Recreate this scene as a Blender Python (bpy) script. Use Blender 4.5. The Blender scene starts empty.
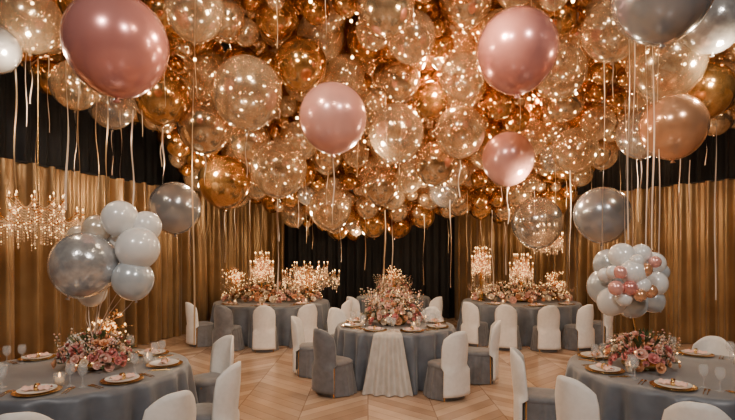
import bpy, math, random
from mathutils import Vector, Matrix
random.seed(7)
pi=math.pi
S=bpy.context.scene
F=490.0; CH=1.8; HY=252.0
def P(x,y,d): return Vector(((x-367.5)/F*d, d, CH+(HY-y)/F*d))
def interp(x,xs,ys):
    if x<=xs[0]: return ys[0]
    for i in range(1,len(xs)):
        if x<=xs[i]:
            t=(x-xs[i-1])/(xs[i]-xs[i-1]); return ys[i-1]+t*(ys[i]-ys[i-1])
    return ys[-1]

# ---------------- materials ----------------
def newmat(name):
    m=bpy.data.materials.new(name); m.use_nodes=True
    nt=m.node_tree; b=nt.nodes['Principled BSDF']; return m,nt,b
def noise(nt,scale,detail=3,coord='Object'):
    tc=nt.nodes.new('ShaderNodeTexCoord'); n=nt.nodes.new('ShaderNodeTexNoise')
    n.inputs['Scale'].default_value=scale; n.inputs['Detail'].default_value=detail
    nt.links.new(tc.outputs[coord],n.inputs['Vector']); return n
def ramp(nt,src,stops):
    r=nt.nodes.new('ShaderNodeValToRGB'); e=r.color_ramp.elements
    while len(e)<len(stops): e.new(0.5)
    for i,(p,c) in enumerate(stops):
        e[i].position=p; e[i].color=(*c,1) if len(c)==3 else c
    nt.links.new(src,r.inputs['Fac']); return r
def mat(name,c1,c2=None,rough=.5,metal=0,scale=8,bump=0,sheen=0,emis=0,coat=0,trans=0,detail=3):
    m,nt,b=newmat(name)
    c2=c2 or tuple(x*.8 for x in c1)
    n=noise(nt,scale,detail); r=ramp(nt,n.outputs['Fac'],[(.3,c2),(.7,c1)])
    nt.links.new(r.outputs['Color'],b.inputs['Base Color'])
    b.inputs['Roughness'].default_value=rough; b.inputs['Metallic'].default_value=metal
    b.inputs['Sheen Weight'].default_value=sheen; b.inputs['Coat Weight'].default_value=coat
    b.inputs['Coat Roughness'].default_value=.05
    b.inputs['Transmission Weight'].default_value=trans
    if emis:
        b.inputs['Emission Color'].default_value=(*c1,1); b.inputs['Emission Strength'].default_value=emis
    if bump:
        bp=nt.nodes.new('ShaderNodeBump'); bp.inputs['Strength'].default_value=bump; bp.inputs['Distance'].default_value=.02
        nt.links.new(n.outputs['Fac'],bp.inputs['Height']); nt.links.new(bp.outputs['Normal'],b.inputs['Normal'])
    return m
def balloon_mat(name,c1,c2,rough,metal,mscale=3,bump=.1,detail=3):
    return mat(name,c1,c2,rough,metal,mscale,bump,coat=.8,detail=detail)
def clear_mat(name,c1,c2,lo,hi,scale=20,metal=.78):
    m,nt,b=newmat(name)
    n=noise(nt,2.2,3); v=nt.nodes.new('ShaderNodeTexVoronoi'); v.inputs['Scale'].default_value=scale
    tc=nt.nodes.new('ShaderNodeTexCoord'); nt.links.new(tc.outputs['Object'],v.inputs['Vector'])
    r=ramp(nt,v.outputs['Distance'],[(.15,c1),(.4,c2)])
    nt.links.new(r.outputs['Color'],b.inputs['Base Color'])
    sp=ramp(nt,v.outputs['Distance'],[(.15,(1,1,1)),(.3,(0,0,0))])
    lw=nt.nodes.new('ShaderNodeLayerWeight'); lw.inputs['Blend'].default_value=.45
    def M(op,a,bb):
        k=nt.nodes.new('ShaderNodeMath'); k.operation=op
        for i,q in enumerate((a,bb)):
            if isinstance(q,(int,float)): k.inputs[i].default_value=q
            else: nt.links.new(q,k.inputs[i])
        k.use_clamp=True; return k.outputs[0]
    base=M('ADD',M('MULTIPLY',n.outputs['Fac'],hi-lo),lo)
    a=M('ADD',base,M('MULTIPLY',lw.outputs['Facing'],.8))
    a=M('ADD',a,M('MULTIPLY',sp.outputs['Color'],.3))
    nt.links.new(a,b.inputs['Alpha'])
    b.inputs['Roughness'].default_value=.17; b.inputs['Metallic'].default_value=metal
    b.inputs['Coat Weight'].default_value=1; b.inputs['Coat Roughness'].default_value=.04
    bp=nt.nodes.new('ShaderNodeBump'); bp.inputs['Strength'].default_value=.18; bp.inputs['Distance'].default_value=.018
    nt.links.new(n.outputs['Fac'],bp.inputs['Height']); nt.links.new(bp.outputs['Normal'],b.inputs['Normal'])
    return m
BM={
 'gold':balloon_mat('balloon_gold',(.80,.46,.18),(.52,.26,.08),.16,.92,3,.14),
 'amber':balloon_mat('balloon_amber',(.60,.28,.07),(.34,.13,.03),.18,.9,3,.14),
 'champ':balloon_mat('balloon_champagne',(.82,.60,.39),(.60,.39,.21),.15,.88,3,.14),
 'cream':balloon_mat('balloon_cream',(.80,.70,.58),(.68,.56,.42),.22,.4),
 'clear':clear_mat('balloon_confetti_gold',(.85,.45,.16),(.84,.66,.46),.06,.55),
 'clear2':clear_mat('balloon_confetti_silver',(.62,.5,.4),(.66,.61,.56),.1,.6),
 'pink':balloon_mat('balloon_rose',(.80,.34,.31),(.74,.29,.26),.23,.5,1.5,.02),
 'blush':balloon_mat('balloon_blush',(.88,.46,.41),(.83,.4,.35),.24,.4,1.5,.02),
 'peach':balloon_mat('balloon_peach',(.87,.47,.27),(.78,.39,.2),.2,.6,1.5,.02),
 'silver':balloon_mat('balloon_silver',(.42,.43,.46),(.35,.36,.39),.22,.6,1.5,.02),
 'foil':balloon_mat('balloon_silver_pearl',(.72,.71,.7),(.45,.45,.46),.19,.6,4,.25),
 'white':balloon_mat('balloon_white',(.84,.83,.81),(.77,.76,.75),.25,.05,1.5,.02),
 'bluegrey':balloon_mat('balloon_bluegrey',(.60,.65,.69),(.53,.58,.62),.22,.3,1.5,.02),
}
M_gray=mat('satin_gray',(.14,.155,.185),(.095,.105,.13),.42,.1,6,.1,.4)
M_white=mat('linen_white',(.84,.81,.78),(.76,.73,.7),.7,0,20,.08,.2)
M_chairgray=mat('cover_gray',(.17,.17,.185),(.12,.12,.13),.6,0,14,.1,.3)
M_drape=mat('panel_ivory',(.60,.56,.52),(.48,.44,.4),.6,0,10,.1,.3)
M_golddrape=mat('drape_gold',(.38,.23,.10),(.21,.12,.05),.3,.6,1.3,.15,.3)
M_black=mat('drape_black',(.012,.011,.013),(.006,.006,.008),.75,0,2,.1)
M_wall=mat('wall_paint',(.06,.045,.035),(.045,.035,.027),.8,0,2)
M_ceil=mat('ceiling_paint',(.03,.022,.018),(.02,.016,.012),.8,0,2)
M_goldmet=mat('brass',(.85,.55,.22),(.7,.4,.14),.25,1,10)
M_ribbon=mat('ribbon_champagne',(.72,.5,.3),(.55,.36,.2),.35,.4,6)
M_ribbonp=mat('ribbon_blush',(.84,.68,.55),(.72,.54,.42),.35,.3,6)
M_china=mat('porcelain',(.78,.76,.73),(.72,.7,.67),.15,0,5)
M_leaf=mat('leaf',(.10,.14,.06),(.04,.06,.02),.5,0,30)
M_f=[mat('petal_pink',(.80,.33,.31),(.64,.22,.21),.6,0,30),mat('petal_blush',(.88,.58,.49),(.8,.46,.38),.6,0,30),
     mat('petal_cream',(.86,.76,.63),(.8,.64,.48),.6,0,30),mat('petal_peach',(.85,.48,.27),(.7,.34,.17),.6,0,30)]
M_bulb=mat('warm_bulb',(1,.6,.27),(1,.55,.24),.4,0,1,emis=40)
M_candle=mat('candle_bulb',(1,.55,.2),(1,.5,.17),.4,0,1,emis=10)
M_flame=mat('flame',(1,.5,.14),(1,.45,.12),.4,0,1,emis=8)
M_glowcrystal=mat('glow_crystal',(1,.68,.38),(.85,.48,.2),.1,.7,40,emis=.3)  # faint glow put into the crystal drops themselves, though they are no lamps
M_fairy=mat('fairy_light',(1,.55,.2),(1,.48,.16),.3,0,2,emis=4.5)
M_wax=mat('wax',(.85,.68,.48),(.8,.6,.4),.5,0,4)
m,nt,b=newmat('clear_glass'); b.inputs['Base Color'].default_value=(.8,.8,.8,1); b.inputs['Roughness'].default_value=.03
b.inputs['Alpha'].default_value=.16; b.inputs['Coat Weight'].default_value=1; b.inputs['Coat Roughness'].default_value=.02; M_glass=m
def floor_mat():
    m,nt,b=newmat('parquet'); L=nt.links
    tc=nt.nodes.new('ShaderNodeTexCoord'); sx=nt.nodes.new('ShaderNodeSeparateXYZ'); L.new(tc.outputs['Object'],sx.inputs[0])
    def M(op,a,bb=0,c=0):
        k=nt.nodes.new('ShaderNodeMath'); k.operation=op
        for i,q in enumerate((a,bb,c)):
            if isinstance(q,(int,float)): k.inputs[i].default_value=q
            else: L.new(q,k.inputs[i])
        return k.outputs[0]
    W=.75; pw=.2
    xs=M('DIVIDE',sx.outputs['X'],W)
    col=M('FLOOR',xs); fr=M('FRACT',xs)
    pp=M('PINGPONG',xs,1.0)
    v=M('DIVIDE',M('ADD',sx.outputs['Y'],M('MULTIPLY',pp,W*.9)),pw)
    row=M('FLOOR',v); fv=M('FRACT',v)
    cb=nt.nodes.new('ShaderNodeCombineXYZ'); L.new(col,cb.inputs[0]); L.new(row,cb.inputs[1])
    wn=nt.nodes.new('ShaderNodeTexWhiteNoise'); L.new(cb.outputs[0],wn.inputs['Vector'])
    r=ramp(nt,wn.outputs['Value'],[(0,(.38,.24,.155)),(.5,(.52,.355,.245)),(1,(.64,.46,.33))])
    e1=M('LESS_THAN',fv,.05); e2=M('LESS_THAN',fr,.016)
    e=M('MAXIMUM',e1,e2)
    mx=nt.nodes.new('ShaderNodeMix'); mx.data_type='RGBA'
    L.new(M('MULTIPLY',e,.6),mx.inputs[0]); L.new(r.outputs['Color'],mx.inputs[6]); mx.inputs[7].default_value=(.15,.08,.05,1)
    n=noise(nt,3,6); mx2=nt.nodes.new('ShaderNodeMix'); mx2.data_type='RGBA'; mx2.blend_type='MULTIPLY'
    rr=ramp(nt,n.outputs['Fac'],[(.3,(.82,.8,.78)),(.7,(1.0,1,1))])
    mx2.inputs[0].default_value=1; L.new(mx.outputs[2],mx2.inputs[6]); L.new(rr.outputs['Color'],mx2.inputs[7])
    L.new(mx2.outputs[2],b.inputs['Base Color']); b.inputs['Roughness'].default_value=.24
    return m
M_floor=floor_mat()

# ---------------- mesh builder ----------------
class MB:
    def __init__(s): s.v=[];s.f=[];s.m=[];s.mats=[]
    def mi(s,m):
        if m not in s.mats: s.mats.append(m)
        return s.mats.index(m)
    def add(s,vs,fs,m,mtx=None):
        o=len(s.v)
        if mtx is not None: vs=[mtx@Vector(v) for v in vs]
        s.v+= [tuple(v) for v in vs]; s.f+=[tuple(i+o for i in f) for f in fs]; s.m+=[s.mi(m)]*len(fs)
    def lathe(s,prof,m,c=(0,0,0),seg=24,mtx=None,rf=None):
        vs=[];fs=[]
        for j,(r,z) in enumerate(prof):
            for i in range(seg):
                a=2*pi*i/seg; q=r*(rf(a,j,z) if rf else 1)
                vs.append((c[0]+q*math.cos(a),c[1]+q*math.sin(a),c[2]+z))
        for j in range(len(prof)-1):
            for i in range(seg):
                k=(i+1)%seg; fs.append((j*seg+i,j*seg+k,(j+1)*seg+k,(j+1)*seg+i))
        s.add(vs,fs,m,mtx)
    def grid(s,fn,nu,nv,m,mtx=None):
        vs=[fn(i/nu,j/nv) for j in range(nv+1) for i in range(nu+1)]
        fs=[(j*(nu+1)+i,j*(nu+1)+i+1,(j+1)*(nu+1)+i+1,(j+1)*(nu+1)+i) for j in range(nv) for i in range(nu)]
        s.add(vs,fs,m,mtx)
    def tube(s,pts,r,m,seg=6):
        pts=[Vector(p) for p in pts]; vs=[];fs=[]
        for i,p in enumerate(pts):
            t=(pts[min(i+1,len(pts)-1)]-pts[max(i-1,0)]).normalized()
            a=t.orthogonal().normalized() if abs(t.z)>.99 else t.cross(Vector((0,0,1))).normalized()
            b=t.cross(a)
            rr=r[i] if isinstance(r,(list,tuple)) else r
            for k in range(seg):
                q=2*pi*k/seg; vs.append(p+a*rr*math.cos(q)+b*rr*math.sin(q))
        for i in range(len(pts)-1):
            for k in range(seg):
                l=(k+1)%seg; fs.append((i*seg+k,i*seg+l,(i+1)*seg+l,(i+1)*seg+k))
        s.add(vs,fs,m)
    def octa(s,p,r,m,st=1.0):
        x,y,z=p
        s.add([(x+r,y,z),(x,y+r,z),(x-r,y,z),(x,y-r,z),(x,y,z+r*st),(x,y,z-r*st)],
              [(0,1,4),(1,2,4),(2,3,4),(3,0,4),(1,0,5),(2,1,5),(3,2,5),(0,3,5)],m)
    def ball(s,p,r,m,n=10):
        prof=[(max(.0005,math.sin(pi*j/n))*r,-math.cos(pi*j/n)*r) for j in range(n+1)]
        s.lathe(prof,m,p,n+2)
    def mesh(s,name,smooth=True):
        me=bpy.data.meshes.new(name); me.from_pydata(s.v,[],s.f)
        for m in s.mats: me.materials.append(m)
        me.polygons.foreach_set('material_index',s.m)
        if smooth: me.polygons.foreach_set('use_smooth',[True]*len(s.f))
        me.update(); return me
def obj(name,me,loc=(0,0,0),rot=0,parent=None,scale=1):
    o=bpy.data.objects.new(name,me); S.collection.objects.link(o)
    o.location=loc; o.rotation_euler=(0,0,rot) if not isinstance(rot,tuple) else rot
    o.scale=(scale,)*3 if not isinstance(scale,tuple) else scale
    if parent: o.parent=parent
    return o
def empty(name,loc=(0,0,0),rot=0): 
    o=obj(name,None,loc,rot); o.empty_display_size=.1; return o

# ---------------- room ----------------
def box(name,x0,x1,y0,y1,z0,z1,m):
    b=MB(); b.add([(x,y,z) for z in(z0,z1) for y in(y0,y1) for x in(x0,x1)],
     [(0,2,3,1),(4,5,7,6),(0,1,5,4),(2,6,7,3),(0,4,6,2),(1,3,7,5)],m)
    return obj(name,b.mesh(name,False))
RX=9.2;RY0=-4.5;RY1=14.6;RZ=7.2
box('floor',-RX,RX,RY0,RY1,-.1,0,M_floor)
box('ceiling',-RX,RX,RY0,RY1,RZ,RZ+.1,M_ceil)
box('wall_left',-RX-.1,-RX,RY0,RY1,0,RZ,M_wall)
box('wall_right',RX,RX+.1,RY0,RY1,0,RZ,M_wall)
box('wall_back',-RX,RX,RY1,RY1+.1,0,RZ,M_wall)
box('wall_front',-RX,RX,RY0-.1,RY0,0,RZ,M_wall)
def drape(name,poly,h,m,amp=.07,wave=.26,z0=.01):
    pts=[Vector((*p,0)) for p in poly]; L=[0]
    for i in range(1,len(pts)): L.append(L[-1]+(pts[i]-pts[i-1]).length)
    N=int(L[-1]/.028); b=MB(); vs=[];fs=[]; nz=6
    ph=random.random()*6
    for i in range(N+1):
        s=L[-1]*i/N; x=interp(s,L,[p.x for p in pts]); y=interp(s,L,[p.y for p in pts])
        s2=min(L[-1],s+.2); s1=max(0,s-.2)
        t=Vector((interp(s2,L,[p.x for p in pts])-interp(s1,L,[p.x for p in pts]),interp(s2,L,[p.y for p in pts])-interp(s1,L,[p.y for p in pts]),0)).normalized()
        n=Vector((-t.y,t.x,0))
        for j in range(nz+1):
            q=j/nz
            d=amp*(math.sin(2*pi*s/wave+2.2*math.sin(s*1.7+ph)+math.sin(s*4.1))*(.8+.4*math.sin(s*2.9))+.35*math.sin(2*pi*s/wave*2.3+ph+q*.8))*(1.15-.45*q)
            vs.append((x+n.x*d,y+n.y*d,z0+(h-z0)*q))
    for i in range(N):
        for j in range(nz):
            a=i*(nz+1)+j; fs.append((a,a+nz+1,a+nz+2,a+1))
    b.add(vs,fs,m); e=obj(name,b.mesh(name))
    r=MB(); r.tube([(p.x,p.y,h) for p in pts],.02,M_black)
    obj('curtain_rail',r.mesh('rail'),parent=e)
    return e
LP=[(-7.6,.5),(-6.3,4),(-5.3,7),(-3.95,10.8),(-3.2,12.2),(-2.15,12.9)]
RP=[(2.3,12.9),(3.7,12.7),(5.1,11.6),(6.75,8.9),(7.7,5.5),(8.1,.5)]
drape('gold_drape_left',LP,3.15,M_golddrape,.11,.36)
drape('gold_drape_right',RP,3.15,M_golddrape,.11,.36)
drape('black_drape_back',[(-7.9,1),(-6.7,4.1),(-5.7,7.1),(-4.35,10.95),(-3.55,12.5),(-2.3,13.3),(2.4,13.3),(3.9,13.15),(5.5,11.9),(7.15,9.05),(8.1,5.6),(8.5,1)],7.0,M_black,.06,.3)
drape('gold_drape_reflector',[(7.9,-4),(-7.9,-4)],4.2,M_golddrape)  # unseen drape added behind the camera to reflect warm colour onto the balloons

# ---------------- balloons ----------------
def balloon_mesh(name,m):
    b=MB(); n=18; prof=[]
    for j in range(n+1):
        t=pi*j/n; r=math.sin(t); z=math.cos(t)
        if z<0: z*=1.10; r*=1-.07*(z/-1.10)**2
        prof.append((max(r,.001),z))
    prof=prof[:-1]+[(.05,-1.095),(.03,-1.12),(.075,-1.18),(.06,-1.19),(.001,-1.15)]
    b.lathe(prof[::-1],m,seg=28); return b.mesh(name)
BME={k:balloon_mesh('balloon_'+k,m) for k,m in BM.items()}
def ribbon(b,p,q,w,m,amp=.015,curl=1.0,ang=None):
    p=Vector(p);q=Vector(q);n=max(8,int((p-q).length*10)); ang=random.random()*pi if ang is None else ang; ph=random.random()*6
    vs=[];fs=[]
    for i in range(n+1):
        t=i/n; c=p.lerp(q,t); c=c+Vector((math.sin(t*5*curl+ph),math.cos(t*4*curl+ph),0))*amp*math.sin(pi*min(1,t*1.0)) 
        a=ang+math.sin(t*3*curl+ph)*.9
        d=Vector((math.cos(a),math.sin(a),0))*w/2
        vs+= [c-d,c+d]
    for i in range(n): fs.append((2*i,2*i+1,2*i+3,2*i+2))
    b.add(vs,fs,m)
placed=[]
NAMES={'gold':'gold_balloon','clear':'confetti_balloon','clear2':'confetti_balloon','pink':'pink_balloon','blush':'pink_balloon','peach':'peach_balloon','silver':'silver_balloon','foil':'silver_balloon','white':'white_balloon','champ':'champagne_balloon','amber':'gold_balloon','cream':'cream_balloon','bluegrey':'silver_balloon'}
def hero(k,x,y,dpx,d,rib=0,name=None,parent=None,w=.012):
    p=P(x,y,d); r=dpx/2/F*d
    placed.append((p,r))
    o=obj(name or NAMES[k],BME[k],p,random.random()*6,parent,r)
    if rib:
        b=MB(); ribbon(b,(0,0,-1.16),(0,0,-1.16-rib/r),w/r,M_ribbonp,amp=.02/r)
        obj('ribbon',b.mesh('ribbon'),parent=o)
    return o
H=[('pink',117,44,98,4.4,0),('pink',517,50,80,5.0,0),('blush',333,117,68,5.6,.8),('blush',508,158,52,6.8,.5),('peach',673,126,62,5.0,0),
('silver',662,-8,94,4.3,0),('silver',175,207,50,6.6,0),('silver',602,214,54,6.2,.5),('clear',247,92,70,5.6,.5),('clear',396,132,56,6.2,0),
('clear',460,131,50,6.6,.5),('gold',225,181,52,7.6,.8),('clear',279,168,56,7.2,.6),('clear',462,76,46,6.0,0),('gold',276,16,42,6.0,0),
('gold',162,96,54,6.2,.5),('clear2',112,104,46,6.6,.6),('gold',301,64,52,6.2,0),('clear2',641,134,46,6.2,.8),('gold',705,90,54,5.6,.5),
('clear',666,62,72,5.4,0),('champ',386,6,58,5.2,0),('clear',411,36,50,5.8,0),('clear2',537,222,50,8.0,0),('foil',712,22,58,5.0,0),('silver',-5,48,46,4.8,.3),
('clear',195,10,58,5.0,0),('champ',225,18,40,5.6,0),('clear',330,208,42,8.6,0),('champ',435,163,42,7.4,0),('amber',368,40,42,6.6,0),('clear',612,30,58,5.2,0),
('clear',30,20,60,5.0,.5),('clear',75,85,46,6.0,.8),('clear',575,150,44,7.4,.3),('champ',205,125,54,6.6,.4),('clear',560,70,52,6.0,0),
('champ',400,80,40,6.6,0),('clear',345,75,40,6.8,0),('champ',380,185,38,8.2,0),('clear',300,140,38,7.6,0),('gold',430,100,36,7,0),('champ',250,140,40,7.4,0)]
for k,x,y,dp,d,rb in H: hero(k,x,y,dp,d,rb)
LAMPS=[]
def reserve(p,down=True):
    p=Vector(p)
    for t in range(60):
        if all((q-p).length>s+.22 for q,s in placed): LAMPS.append(p); placed.append((p,.13)); return
        p=p+Vector((random.uniform(-.06,.06),random.uniform(-.06,.06),-.04 if down else random.uniform(-.1,.1)))
for q in [(-3.3,4.8,3.9),(-1.0,4.6,4.0),(1.0,4.4,4.0),(3.6,4.9,3.9),(-2.3,6.9,3.3),(.1,6.2,3.5),(2.2,6.6,3.4),(4.3,7.4,3.1),(-3.1,8.3,2.9),(-1.2,8.6,2.7),(1.0,8.8,2.6),(3.3,8.9,2.6),(-.2,10.7,2.1),(0,3,4.6)]: reserve(q)
n_low=len(LAMPS)
for i in range(20): reserve((random.uniform(-4.2,5),random.uniform(6,11.2),random.uniform(4.0,5.8)),False)
cloud=empty('balloon_cloud',(0,8,4))
ribs=MB()
ex=[-260,-100,0,60,100,150,190,240,280,345,400,430,470,540,570,600,640,720,800,985]
ey=[40,55,62,80,100,115,178,195,210,236,226,214,205,228,195,155,140,120,100,50]
cnt=0
def lim(d):
    return interp(d,[.5,4,7,10.8,12.2],[-7.6,-6.3,-5.3,-3.95,-3.1]), interp(d,[.5,5.5,8.9,11.6,12.7],[8.1,7.7,6.75,5.1,3.7])
for tr in range(50000):
    stage=0 if tr<6000 else 1 if tr<32000 else 2
    lay=random.random()*.7 if stage==0 else random.random()**1.2*2.6 if stage==1 else random.random()*1.1
    px=random.uniform(-260,990); ym=interp(px,ex,ey); py=random.uniform(-90,ym)
    d=interp(py,[-90,0,50,100,150,200,245],[4.6,5.4,6.3,7.2,8.2,9.4,10.6])+lay
    if d>12.3: continue
    p=P(px,py,d)
    r=random.choice([.23,.26,.29,.32]) if stage==0 else random.choice([.16,.19,.22,.25]) if stage==1 else random.uniform(.10,.17)
    if d>9: r*=.92
    l,rr=lim(d)
    if p.x-r<l+.05 or p.x+r>rr-.05 or p.z+r>6.9: continue
    ok=True
    for q,s in placed:
        if abs(q.x-p.x)<.75 and abs(q.y-p.y)<.75 and (q-p).length<(r+s)*.97: ok=False;break
    if not ok: continue
    placed.append((p,r)); u=random.random()
    if lay<.75: k='clear' if u<.38 else 'clear2' if u<.43 else 'champ' if u<.66 else 'gold' if u<.92 else 'amber'
    else: k='gold' if u<.46 else 'amber' if u<.76 else 'champ' if u<.94 else 'clear'
    if stage==2: k='gold' if u<.4 else 'champ' if u<.8 else 'amber'
    if (px<110 or px>600) and random.random()<.3: k=random.choice(['clear2','foil','clear2','champ'])
    obj('balloon',BME[k],p-Vector((0,8,4)),(random.uniform(-.35,.35),random.uniform(-.35,.35),random.random()*6),cloud,r)
    cnt+=1
    if lay<.7 and stage<2 and random.random()<.18:
        z=p.z-1.17*r; ribbon(ribs,(p.x,p.y,z),(p.x+random.uniform(-.04,.04),p.y,max(1.0,z-random.uniform(.4,1.4))),.008,random.choice([M_ribbon,M_ribbonp]))
print('cloud balloons',cnt)
for x,y0,y1,d,w in [(195,-20,345,4.9,.018),(15,60,190,6,.016),(38,60,200,6,.014),(66,60,210,5.6,.022),(80,60,185,6.2,.018),(97,100,190,6,.014),(107,90,200,6.4,.018),(133,110,205,6.5,.018),
  (163,130,185,6.6,.018),(120,110,180,6.8,.014),(190,190,290,8,.016),(250,200,290,8.8,.015),(278,190,292,8,.02),(385,210,300,9,.022),(392,215,285,9.5,.015),(450,200,288,9,.016),(424,215,285,9,.014),
  (570,170,300,7,.018),(604,60,345,5.4,.016),(600,225,335,6.5,.013),(628,0,240,4.9,.013),(634,10,246,4.7,.011),(647,-20,248,4.5,.014),(653,20,250,4.6,.016),(659,40,262,4.9,.011),(680,150,240,5.6,.010),
  (716,120,300,6,.014),(507,180,275,8,.018),(545,180,250,8,.010),(492,210,290,9,.012),(625,100,248,5.2,.010),(340,210,262,9.6,.012),(366,215,270,9.8,.012),(467,190,262,9.2,.010),(235,205,250,9,.01),(690,160,260,6.5,.010)]:
    a=P(x,y0,d); q=P(x+random.uniform(-1.5,1.5),y1,d); ribbon(ribs,a,q,w,random.choice([M_ribbonp,M_ribbonp,M_ribbon]),amp=.02)
obj('hanging_ribbons',ribs.mesh('hanging_ribbons'))

# ---------------- flowers ----------------
def rose(b,c,r,m,nrm):
    n=Vector(nrm).normalized(); q=n.to_track_quat('Z','Y').to_matrix().to_4x4(); T=Matrix.Translation(c)@q@Matrix.Scale(r,4)
    T=T@Matrix.Rotation(random.random()*6,4,'Z')
    b.lathe([(.02,.5),(.2,.48),(.3,.25),(.22,-.1)][::-1],m,seg=7,mtx=T)
    for L,(cnt,rad,h,op) in enumerate([(3,.36,.45,.15),(4,.6,.3,.35),(5,.85,.08,.6)]):
        for i in range(cnt):
            a0=2*pi*i/cnt+L*.6; wd=2*pi/cnt*.72
            def fn(u,v):
                a=a0+(u-.5)*2*wd*(.6+.4*v); rr=rad*(.35+.65*v**.6)+op*.25*v*v; z=-.35+(h+.35)*v-(abs(u-.5)*2)**2*.18*v
                return (rr*math.cos(a),rr*math.sin(a),z)
            b.grid(fn,3,2,m,T)
def leafm(b,c,d,l,w,m):
    d=Vector(d).normalized(); s=d.cross(Vector((0,0,1)))
    s=s.normalized() if s.length>.01 else Vector((1,0,0)); u=s.cross(d)
    c=Vector(c); b.add([c,c+d*l*.5+s*w+u*w*.3,c+d*l,c+d*l*.5-s*w+u*w*.3,c+d*l*.5],[(0,1,4),(1,2,4),(2,3,4),(3,0,4)],m)
def bouquet(name,rx,ry,h,n,rr,base=0.0,pal=None,spr=.5,lights=0):
    b=MB()
    b.lathe([(.001,0),(min(rx,ry)*.5,0),(min(rx,ry)*.6,.04),(min(rx,ry)*.5,.1+base),(.001,.1+base)],M_goldmet)
    g=2.39996
    for i in range(n):
        t=(i+.5)/n; th=math.acos(1-t*1.02); a=i*g
        nx,ny,nz=math.sin(th)*math.cos(a),math.sin(th)*math.sin(a),math.cos(th)
        k=random.uniform(.8,1.15)
        c=(nx*rx*k,ny*ry*k,base+.05+max(0,nz)*h*k)
        rose(b,c,rr*random.uniform(.55,1.3),random.choice(pal or M_f),(nx/rx,ny/ry,nz/h+.4))
    for i in range(int(n*1.8)):
        th=math.acos(random.uniform(-.05,1)); a=random.random()*2*pi
        nx,ny,nz=math.sin(th)*math.cos(a),math.sin(th)*math.sin(a),math.cos(th)
        c=(nx*rx*.9,ny*ry*.9,base+.05+max(0,nz)*h*.9)
        leafm(b,c,(nx,ny,nz*.8+random.uniform(-.2,.4)),random.uniform(.06,.14),.018,M_leaf)
    for i in range(int(n*spr)):
        a=random.random()*2*pi; u=random.uniform(.3,1.1); s=(rx*u*math.cos(a)*.9,ry*u*math.sin(a)*.9,base+.08)
        e=(rx*u*math.cos(a)*1.1,ry*u*math.sin(a)*1.1,base+h*random.uniform(.8,1.45))
        b.tube([s,e],.0025,M_leaf,3)
        for j in range(5):
            q=Vector(s).lerp(Vector(e),.6+.1*j); b.octa(q+Vector((random.uniform(-.015,.015),random.uniform(-.015,.015),0)),random.uniform(.008,.014),random.choice(M_f[1:]))
    for i in range(lights):
        th=math.acos(random.uniform(.0,1)); a=random.random()*2*pi
        b.octa((math.sin(th)*math.cos(a)*rx*1.1,math.sin(th)*math.sin(a)*ry*1.1,base+.08+math.cos(th)*h*1.15),.009,M_fairy)
    return b.mesh(name)
BQ=bouquet('bouquet',.29,.27,.24,75,.042,lights=8,pal=M_f+[M_f[0],M_f[1]])
BQc=bouquet('bouquet_c',.40,.36,.36,130,.05,spr=1,pal=M_f+[M_f[2]],lights=40)
BQf=bouquet('bouquet_f',.98,.5,.30,170,.06,spr=1.0,pal=[M_f[1],M_f[2],M_f[3],M_f[2]],lights=140)

# ---------------- tables ----------------
def table_mesh(R,nf=22,H=.75):
    b=MB()
    prof=[(.001,H),(R*.5,H),(R*.97,H),(R,H-.008),(R+.012,H-.05),(R+.02,H-.2),(R+.03,H-.42),(R+.045,.25),(R+.06,.012)]
    def rf(a,j,z):
        if j<4: return 1
        k=((H-z)/H)**.7; return 1+ (.07/R)*k*(math.sin(nf*a+.8*math.sin(3*a))+.4*math.sin(37*a+1))
    b.lathe(prof,M_gray,seg=240,rf=rf); return b.mesh('tablecloth')
def table_frame(R):
    b=MB(); b.lathe([(.001,.745),(R*.98,.745),(R*.98,.715),(.001,.715)],M_goldmet,seg=40)
    b.lathe([(.05,.715),(.05,.1),(.3,.03),(.3,.005),(.001,.005)],M_goldmet,seg=20); return b.mesh('pedestal')
plate=MB()
plate.lathe([(.001,.004),(.1,.004),(.155,.014),(.162,.016),(.155,.010),(.1,0),(.001,0)],M_goldmet,seg=40)
plate.lathe([(.001,.014),(.08,.014),(.125,.028),(.13,.029),(.12,.02),(.08,.008),(.001,.008)],M_china,seg=36)
def nap(u,v):
    x=(u-.5)*.19; y=(v-.5)*.075*(1-.45*math.exp(-(x/.03)**2)); return (x,y,.028+.022*math.cos(pi*(v-.5))+.005*math.sin(u*25))
plate.grid(nap,16,8,M_f[1])
plate.lathe([(.026,-.012),(.03,-.012),(.03,.012),(.026,.012)],M_goldmet,seg=14,mtx=Matrix.Translation((0,0,.038))@Matrix.Rotation(pi/2,4,'Y'))
for sx in (-.2,-.225,.2,.225):
    plate.tube([(sx,-.09,.004),(sx,.0,.006),(sx,.06,.004)],[.003,.003,.006],M_goldmet,5)
    plate.add([(sx-.009,.05,.004),(sx+.009,.05,.004),(sx+.007,.095,.005),(sx-.007,.095,.005)],[(0,1,2,3)],M_goldmet)
PL=plate.mesh('plate')
gl=MB(); gl.lathe([(.001,.0),(.032,.002),(.031,.005),(.005,.012),(.004,.08),(.012,.088),(.032,.11),(.036,.14),(.03,.18),(.0295,.18),(.034,.14),(.028,.11),(.001,.092)],M_glass,seg=20); GL=gl.mesh('glass')
cd=MB(); cd.lathe([(.001,0),(.04,0),(.042,.004),(.042,.1),(.039,.1),(.039,.008),(.001,.008)],M_glass,seg=18); cd.lathe([(.001,.009),(.03,.009),(.03,.065),(.001,.06)],M_wax,seg=14)
cd.lathe([(.001,.066),(.008,.075),(.006,.09),(.001,.105)],M_flame,seg=8); CD=cd.mesh('votive')
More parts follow.
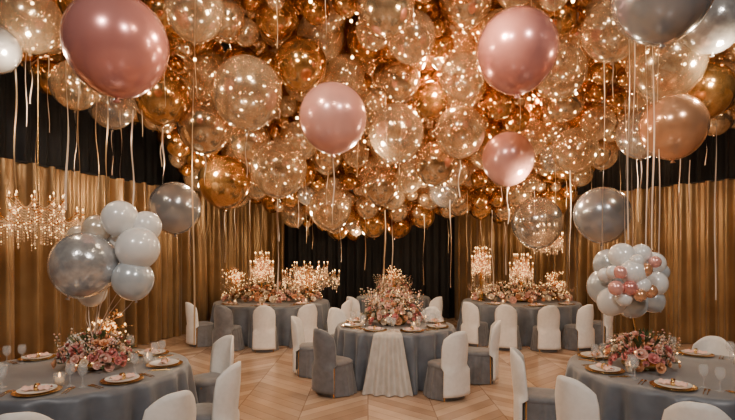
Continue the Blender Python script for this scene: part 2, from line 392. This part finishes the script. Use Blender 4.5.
def table(x,y,R,n,rot=0,glass=True):
    t=empty('round_banquet_table',(x,y,0))
    obj('tablecloth',table_mesh(R),parent=t); obj('pedestal',table_frame(R),parent=t)
    for i in range(n):
        a=rot+2*pi*i/n; ca,sa=math.cos(a),math.sin(a); rr=R-.2
        if glass or abs(sa)>.5: obj('dinner_plate',PL,(x+ca*rr,y+sa*rr,.751),a+pi/2)
        if glass:
            for da,q in((.28,R-.30),(.40,R-.22)):
                obj('wine_glass',GL,(x+math.cos(a+da)*q,y+math.sin(a+da)*q,.751))
    for i in range(4):
        a=(rot+.15 if glass else pi/4+.15)+pi/2*i; q=R*(.62 if glass else .82)
        obj('votive_candle',CD,(x+math.cos(a)*q,y+math.sin(a)*q,.751))
TA=(-2.62,4.4);TB=(2.86,4.4);TC=(.4,7.1);TD=(-2.04,10.5);TE=(3.27,10.5)
table(*TA,.95,8,.2); table(*TB,.97,8,.1); table(*TC,.84,8,.3)
table(*TD,1.2,8,0,False); table(*TE,1.2,8,0,False); table(.6,11.5,.85,6,0,False)
obj('flower_centerpiece',BQ,(-2.46,4.45,.75)); obj('flower_centerpiece',BQ,(2.48,4.45,.75),1)
obj('flower_centerpiece',BQc,(.36,7.15,.75)); obj('flower_centerpiece',BQf,(-2.04,10.5,.75)); obj('flower_centerpiece',BQf,(3.27,10.5,.75),pi)
obj('flower_centerpiece',BQc,(.6,11.5,.75))
rn=MB()
def rfn(u,v):
    if v<.3:
        q=v/.3; a=-pi/2-.16+(u-.5)*.40; r=.45+(.87-.45)*q; z=.757
    else:
        q=(v-.3)/.7; a=-pi/2-.16+(u-.5)*(.40+.24*q); r=.89+.10*q+.04*math.sin(u*26)*(.3+q*.7)+.03; z=.755-.745*q
    return (r*math.cos(a),r*math.sin(a),z)
rn.grid(rfn,50,20,M_drape); obj('table_runner',rn.mesh('runner'),(.4,7.1,0))

# ---------------- chairs ----------------
def sq(a,e=.55):
    c,s=math.cos(a),math.sin(a); return 1/((abs(c)**(2/e)+abs(s)**(2/e))**(e/2))
def chair_meshes():
    bk=MB(); TOP=.90
    def sheet(off):
        def fn(u,v):
            U=(u-.5)*2; top=TOP-.11*abs(U)**3.0; z=.07+(top-.07)*v
            w=interp(z,[.07,.45,.7,TOP],[.215,.205,.21,.165]); 
            x=U*w; y=-.262-.10*max(0,z-.42)+(.11 if z>.42 else .05)*U*U+off*(1-.6*abs(U)**6)*(1-.5*v**8)
            return (x,y,z)
        return fn
    nu,nv=14,18
    f,g=sheet(.024),sheet(-.024)
    vs=[f(i/nu,j/nv) for j in range(nv+1) for i in range(nu+1)]+[g(i/nu,j/nv) for j in range(nv+1) for i in range(nu+1)]
    K=(nu+1)*(nv+1); I=lambda i,j:j*(nu+1)+i; fs=[]
    for j in range(nv):
        for i in range(nu):
            fs.append((I(i,j),I(i,j+1),I(i+1,j+1),I(i+1,j))); fs.append((K+I(i,j),K+I(i+1,j),K+I(i+1,j+1),K+I(i,j+1)))
    for i in range(nu):
        fs.append((I(i,nv),K+I(i,nv),K+I(i+1,nv),I(i+1,nv))); fs.append((I(i,0),I(i+1,0),K+I(i+1,0),K+I(i,0)))
    for j in range(nv):
        fs.append((I(0,j),K+I(0,j),K+I(0,j+1),I(0,j+1))); fs.append((I(nu,j),I(nu,j+1),K+I(nu,j+1),K+I(nu,j)))
    bk.add(vs,fs,M_white)
    st=MB(); st.lathe([(.001,.47),(.15,.468),(.185,.46),(.208,.44),(.21,.41),(.2,.39),(.001,.39)],M_chairgray,seg=48,rf=lambda a,j,z:sq(a))
    def skr(a,j,z):
        back=max(0,-math.sin(a)); back=min(1,back*2.2)
        return sq(a)*(1+((.43-z)*.13*math.sin(20*a)+(.43-z)*.06*math.sin(9*a)+(.43-z)*.5)*(1-back))
    sk=MB(); sk.lathe([(.203,.43),(.204,.3),(.206,.15),(.208,.012)],M_chairgray,seg=120,rf=skr)
    lg=MB()
    for x in(-.16,.16):
        for y in(-.16,.16): lg.tube([(x,y,.40),(x*1.04,y*1.04,.0)],[.018,.012],M_goldmet,8)
    return bk.mesh('back'),st.mesh('seat'),sk.mesh('skirt'),lg.mesh('legs')
CB,CS,CK,CL=chair_meshes()
CBg=CB.copy(); CBg.materials.clear(); CBg.materials.append(M_chairgray)
def chair(x,y,tx,ty,gray=False,tw=0):
    a=math.atan2(ty-y,tx-x)-pi/2+tw
    c=empty('dining_chair',(x,y,0),a); c.scale=(.95,.95,.95)
    for n,m in(('back',CBg if gray else CB),('seat',CS),('skirt',CK),('legs',CL)): obj(n,m,parent=c)
for x,y,t,g in [(-1.40,4.25,TA,0),(-1.5,3.5,TA,0),(-2.17,3.15,TA,0),(-1.75,5.35,TA,0),(-3.2,5.5,TA,0),(-3.9,4.7,TA,0),
  (1.7,4.75,TB,0),(1.76,3.85,TB,0),(2.22,3.32,TB,0),(3.7,5.3,TB,0),
  (-.42,6.25,TC,1),(-.82,7.2,TC,0),(.98,6.1,TC,0),(1.55,6.85,TC,0),(-.4,8.1,TC,0),(1.0,8.25,TC,0),(.35,8.4,TC,0),
  (-3.2,9.45,TD,0),(-2.55,9.0,TD,1),(-1.87,8.95,TD,0),(-1.2,9.2,TD,0),(-.6,9.9,TD,0),
  (2.1,9.5,TE,0),(2.6,9.1,TE,0),(3.25,8.95,TE,0),(3.9,9.1,TE,0),(4.5,9.6,TE,0),(-.2,10.6,(.6,11.5),0),(1.35,10.6,(.6,11.5),0)]:
    chair(x,y,*t,gray=bool(g))

# ---------------- chandeliers / light branches ----------------
def glow_crystal(rad,h,arms,drop,stem,b=None):
    b=b or MB(); b.tube([(0,0,0),(0,0,stem)],.012,M_goldmet)
    b.lathe([(.001,-.05),(.03,0),(.05,.05),(.02,.1),(.001,.1)],M_goldmet,c=(0,0,h),seg=12)
    for tier,(rr,zz) in enumerate([(rad,h),(rad*.6,h+.18)]):
        n=arms-3*tier
        for i in range(n):
            a=2*pi*i/n+tier*.3; ca,sa=math.cos(a),math.sin(a)
            pts=[(ca*rr*t,sa*rr*t,zz-.10*math.sin(pi*t)+.05*t) for t in [0,.25,.5,.75,1]]
            b.tube(pts,.008,M_goldmet,5)
            e=pts[-1]; b.lathe([(.001,0),(.03,.015),(.03,.02),(.001,.02)],M_goldmet,c=e,seg=8)
            b.lathe([(.008,.02),(.008,.06)],M_wax,c=e,seg=6); b.lathe([(.001,.06),(.010,.07),(.001,.095)],M_candle,c=e,seg=6)
            L=int(drop*random.uniform(.5,1)/.03)
            for j in range(L): b.octa((e[0],e[1],e[2]-.02-j*.03),.009,M_glowcrystal if random.random()<.8 else M_fairy,1.4)
            b.octa((e[0],e[1],e[2]-.03-L*.03),.018,M_glowcrystal,1.8)
            a2=a+2*pi/n
            for j in range(1,12):
                t=j/12; x=rr*((1-t)*ca+t*math.cos(a2)); y=rr*((1-t)*sa+t*math.sin(a2))
                b.octa((x,y,e[2]-.12*math.sin(pi*t)),.010,M_glowcrystal,1.3)
                for k in range(int(drop*random.uniform(.1,.9)/.035)): b.octa((x,y,e[2]-.12*math.sin(pi*t)-.035*k),.008,M_glowcrystal if random.random()<.85 else M_fairy,1.4)
    return b
def chandelier(p,rad,drop,top=RZ):
    b=glow_crystal(rad,0,12,drop,.35); b.tube([(0,0,.3),(0,0,top-p[2])],.006,M_goldmet,5)
    b.lathe([(.08,-.03),(.08,0),(.001,0)],M_goldmet,c=(0,0,top-p[2]),seg=16)
    obj('crystal_chandelier',b.mesh('chandelier',False),p)
chandelier(P(38,218,6.3),.50,.45); chandelier(P(548,240,9.2),.26,.3); chandelier(P(-70,215,5.8),.4,.4)
def spray(x,y,z,rad,h,n,name='lit_branch_centerpiece',droop=.3,cand=0):
    b=MB(); b.lathe([(.001,0),(.08,0),(.07,.02),(.03,.05),(.05,.16),(.04,.18),(.001,.17)],M_goldmet,seg=16)
    if cand: glow_crystal(cand,h*.7,10,.35,h*.75,b)
    for i in range(n):
        a=random.random()*2*pi; R=rad*random.uniform(.25,1); hh=h*random.uniform(.55,1.05)-(R/rad)*.12*h
        pts=[]
        for j in range(9):
            t=j/8; pts.append(Vector((math.cos(a+t*.5)*R*t**1.5,math.sin(a+t*.5)*R*t**1.5,.15+(hh-.15)*math.sin(t*pi*.56)/.98)))
        b.tube(pts,[.006-.0004*j for j in range(9)],M_goldmet,4)
        for j in range(3,9):
            for k in range(3):
                d=Vector((random.uniform(-1,1),random.uniform(-1,1),random.uniform(-.3,1)))*.05; q=pts[j]+d
                b.tube([pts[j],q],.002,M_goldmet,3)
                b.octa(q,random.uniform(.007,.013),M_fairy if random.random()<.22 else random.choice([M_glowcrystal,M_goldmet,M_goldmet]),1.3)
        if random.random()<.7:
            e=pts[-1]
            for k in range(int(droop*random.uniform(.4,1)/.03)): b.octa((e.x,e.y,e.z-.03*k),.008,M_glowcrystal if random.random()<.85 else M_fairy,1.5)
    obj(name,b.mesh(name,False),(x,y,z))
spray(-2.2,10.2,.85,.28,.9,24,cand=.24);spray(-1.2,10.4,.72,.6,.8,36,droop=.4,cand=.6);spray(-2.8,10.4,.85,.3,.6,20)
spray(2.4,10.35,.78,.2,1.15,18,droop=.6,cand=.2);spray(3.2,10.2,.85,.28,.85,20,cand=.24);spray(4.0,10.5,.8,.25,.6,18);spray(.6,11.3,1.0,.3,.45,16)
spray(-2.46,4.66,.78,.18,.46,12,name='gold_branch_spray',droop=.05)

# ---------------- balloon clusters at near tables ----------------
cl=empty('balloon_bouquet',P(115,255,4.35))
rb=MB()
for k,x,y,dp,d in [('foil',85,264,64,4.3),('white',120,218,35,4.4),('white',146,226,30,4.5),('white',138,248,42,4.35),('bluegrey',133,279,40,4.35),('cream',97,229,28,4.4),('white',112,243,30,4.55),('white',92,292,28,4.45),('cream',80,238,26,4.6)]:
    p=P(x,y,d); r=dp/2/F*d; obj('balloon',BME[k],p-cl.location,(random.uniform(-.4,.4),random.uniform(-.4,.4),0),cl,r)
    ribbon(rb,p-cl.location-Vector((0,0,r*1.1)),Vector((-2.46,4.4,1.0))-cl.location,.007,M_ribbonp,.02)
obj('ribbons',rb.mesh('rb'),parent=cl)
c2=empty('balloon_topiary',(2.38,4.45,1.56))
st=MB(); st.tube([(.08,0,-.57),(0,0,-.2)],.009,M_goldmet,8); obj('stand',st.mesh('stand'),parent=c2)
for k,x,y,dp,d in [('bluegrey',609,264,30,4.5),('white',622,256,26,4.3),('white',641,254,20,4.3),('white',653,264,24,4.4),('bluegrey',606,286,36,4.5),('white',633,272,26,4.15),('blush',620,272,13,4.1),('peach',645,270,14,4.1),
   ('white',655,283,24,4.3),('bluegrey',632,301,32,4.4),('bluegrey',652,300,24,4.35),('pink',630,288,15,4.1),('blush',616,288,15,4.1),('white',642,285,17,4.12),('white',613,272,13,4.15),('peach',650,291,14,4.12),('white',612,301,28,4.35),('white',637,261,14,4.12),('white',624,298,16,4.15),('bluegrey',660,272,18,4.4),('peach',640,295,13,4.08),('blush',655,262,12,4.2),('bluegrey',633,278,46,4.5),('white',605,275,14,4.3)]:
    p=P(x,y,d); r=dp/2/F*d; obj('balloon',BME[k],p-c2.location,(random.uniform(-1,1),random.uniform(-1,1),0),c2,r)

# ---------------- lights ----------------
def point(p,e,c=(1,.70,.40),r=.05):
    l=bpy.data.lights.new('bulb','POINT'); l.energy=e; l.color=c; l.shadow_soft_size=r
    o=bpy.data.objects.new('string_light_lamp',l); S.collection.objects.link(o); o.location=p
for i,p in enumerate(LAMPS):
    if i<n_low: point(p,42,(1,.76,.50),.055)
    else: point(p,55,(1,.63,.33),.055)
sl=MB()
for i in range(200):
    px=random.uniform(-40,780); py=random.uniform(0,interp(px,ex,ey)); d=interp(py,[0,100,200,245],[5.4,7.0,9.2,10.2])+random.uniform(-.3,1)
    p=P(px,py,d)
    if all((q-p).length>s+.03 for q,s in placed): sl.ball(p,.017,M_bulb,6); sl.tube([p,p+Vector((0,0,.5))],.002,M_black,3)
obj('string_lights',sl.mesh('string_lights'))
def area(p,t,e,s,c):
    l=bpy.data.lights.new('front_fill','AREA'); l.energy=e; l.size=s; l.color=c
    o=bpy.data.objects.new('front_fill_light',l); S.collection.objects.link(o); o.location=p
    o.rotation_euler=(Vector(t)-Vector(p)).to_track_quat('-Z','Y').to_euler()
area((-2.5,-1.5,6.2),(-.6,5.5,1.0),210,.7,(1,.9,.8)); area((3,-1.5,6.2),(1.1,5.5,1.0),210,.7,(1,.9,.8))  # soft fill lamps added unseen behind the camera to brighten front faces
def spot(p,t,e,ang,c=(1,.74,.46)):
    l=bpy.data.lights.new('spot','SPOT'); l.energy=e; l.spot_size=ang; l.spot_blend=1; l.color=c; l.shadow_soft_size=.1
    o=bpy.data.objects.new('drape_uplight',l); S.collection.objects.link(o); o.location=p
    o.rotation_euler=(Vector(t)-Vector(p)).to_track_quat('-Z','Y').to_euler()
for x,y,tx,ty in [(-5.0,5.2,-5.8,5.4),(-4.4,7.0,-5.2,7.2),(-3.9,8.8,-4.6,9),(-3.2,11.6,-3.6,12.2),(5.5,9.6,6.3,9.9),(6.0,8,7,8.4),(6.6,6,7.5,6.2),(4.6,11.4,5,11.9),(2.9,12.2,3,12.8)]:
    spot((x,y,.25),(tx,ty,1.7),18,1.4)
w=bpy.data.worlds.new('world'); S.world=w; w.use_nodes=True
w.node_tree.nodes['Background'].inputs[0].default_value=(.3,.22,.16,1); w.node_tree.nodes['Background'].inputs[1].default_value=.3
cam=bpy.data.cameras.new('camera'); co=bpy.data.objects.new('camera',cam); S.collection.objects.link(co)
co.location=(0,0,CH); co.rotation_euler=(pi/2,0,0); cam.lens=24; cam.sensor_width=36; cam.shift_y=(HY-210)/735; cam.clip_end=100
S.camera=co
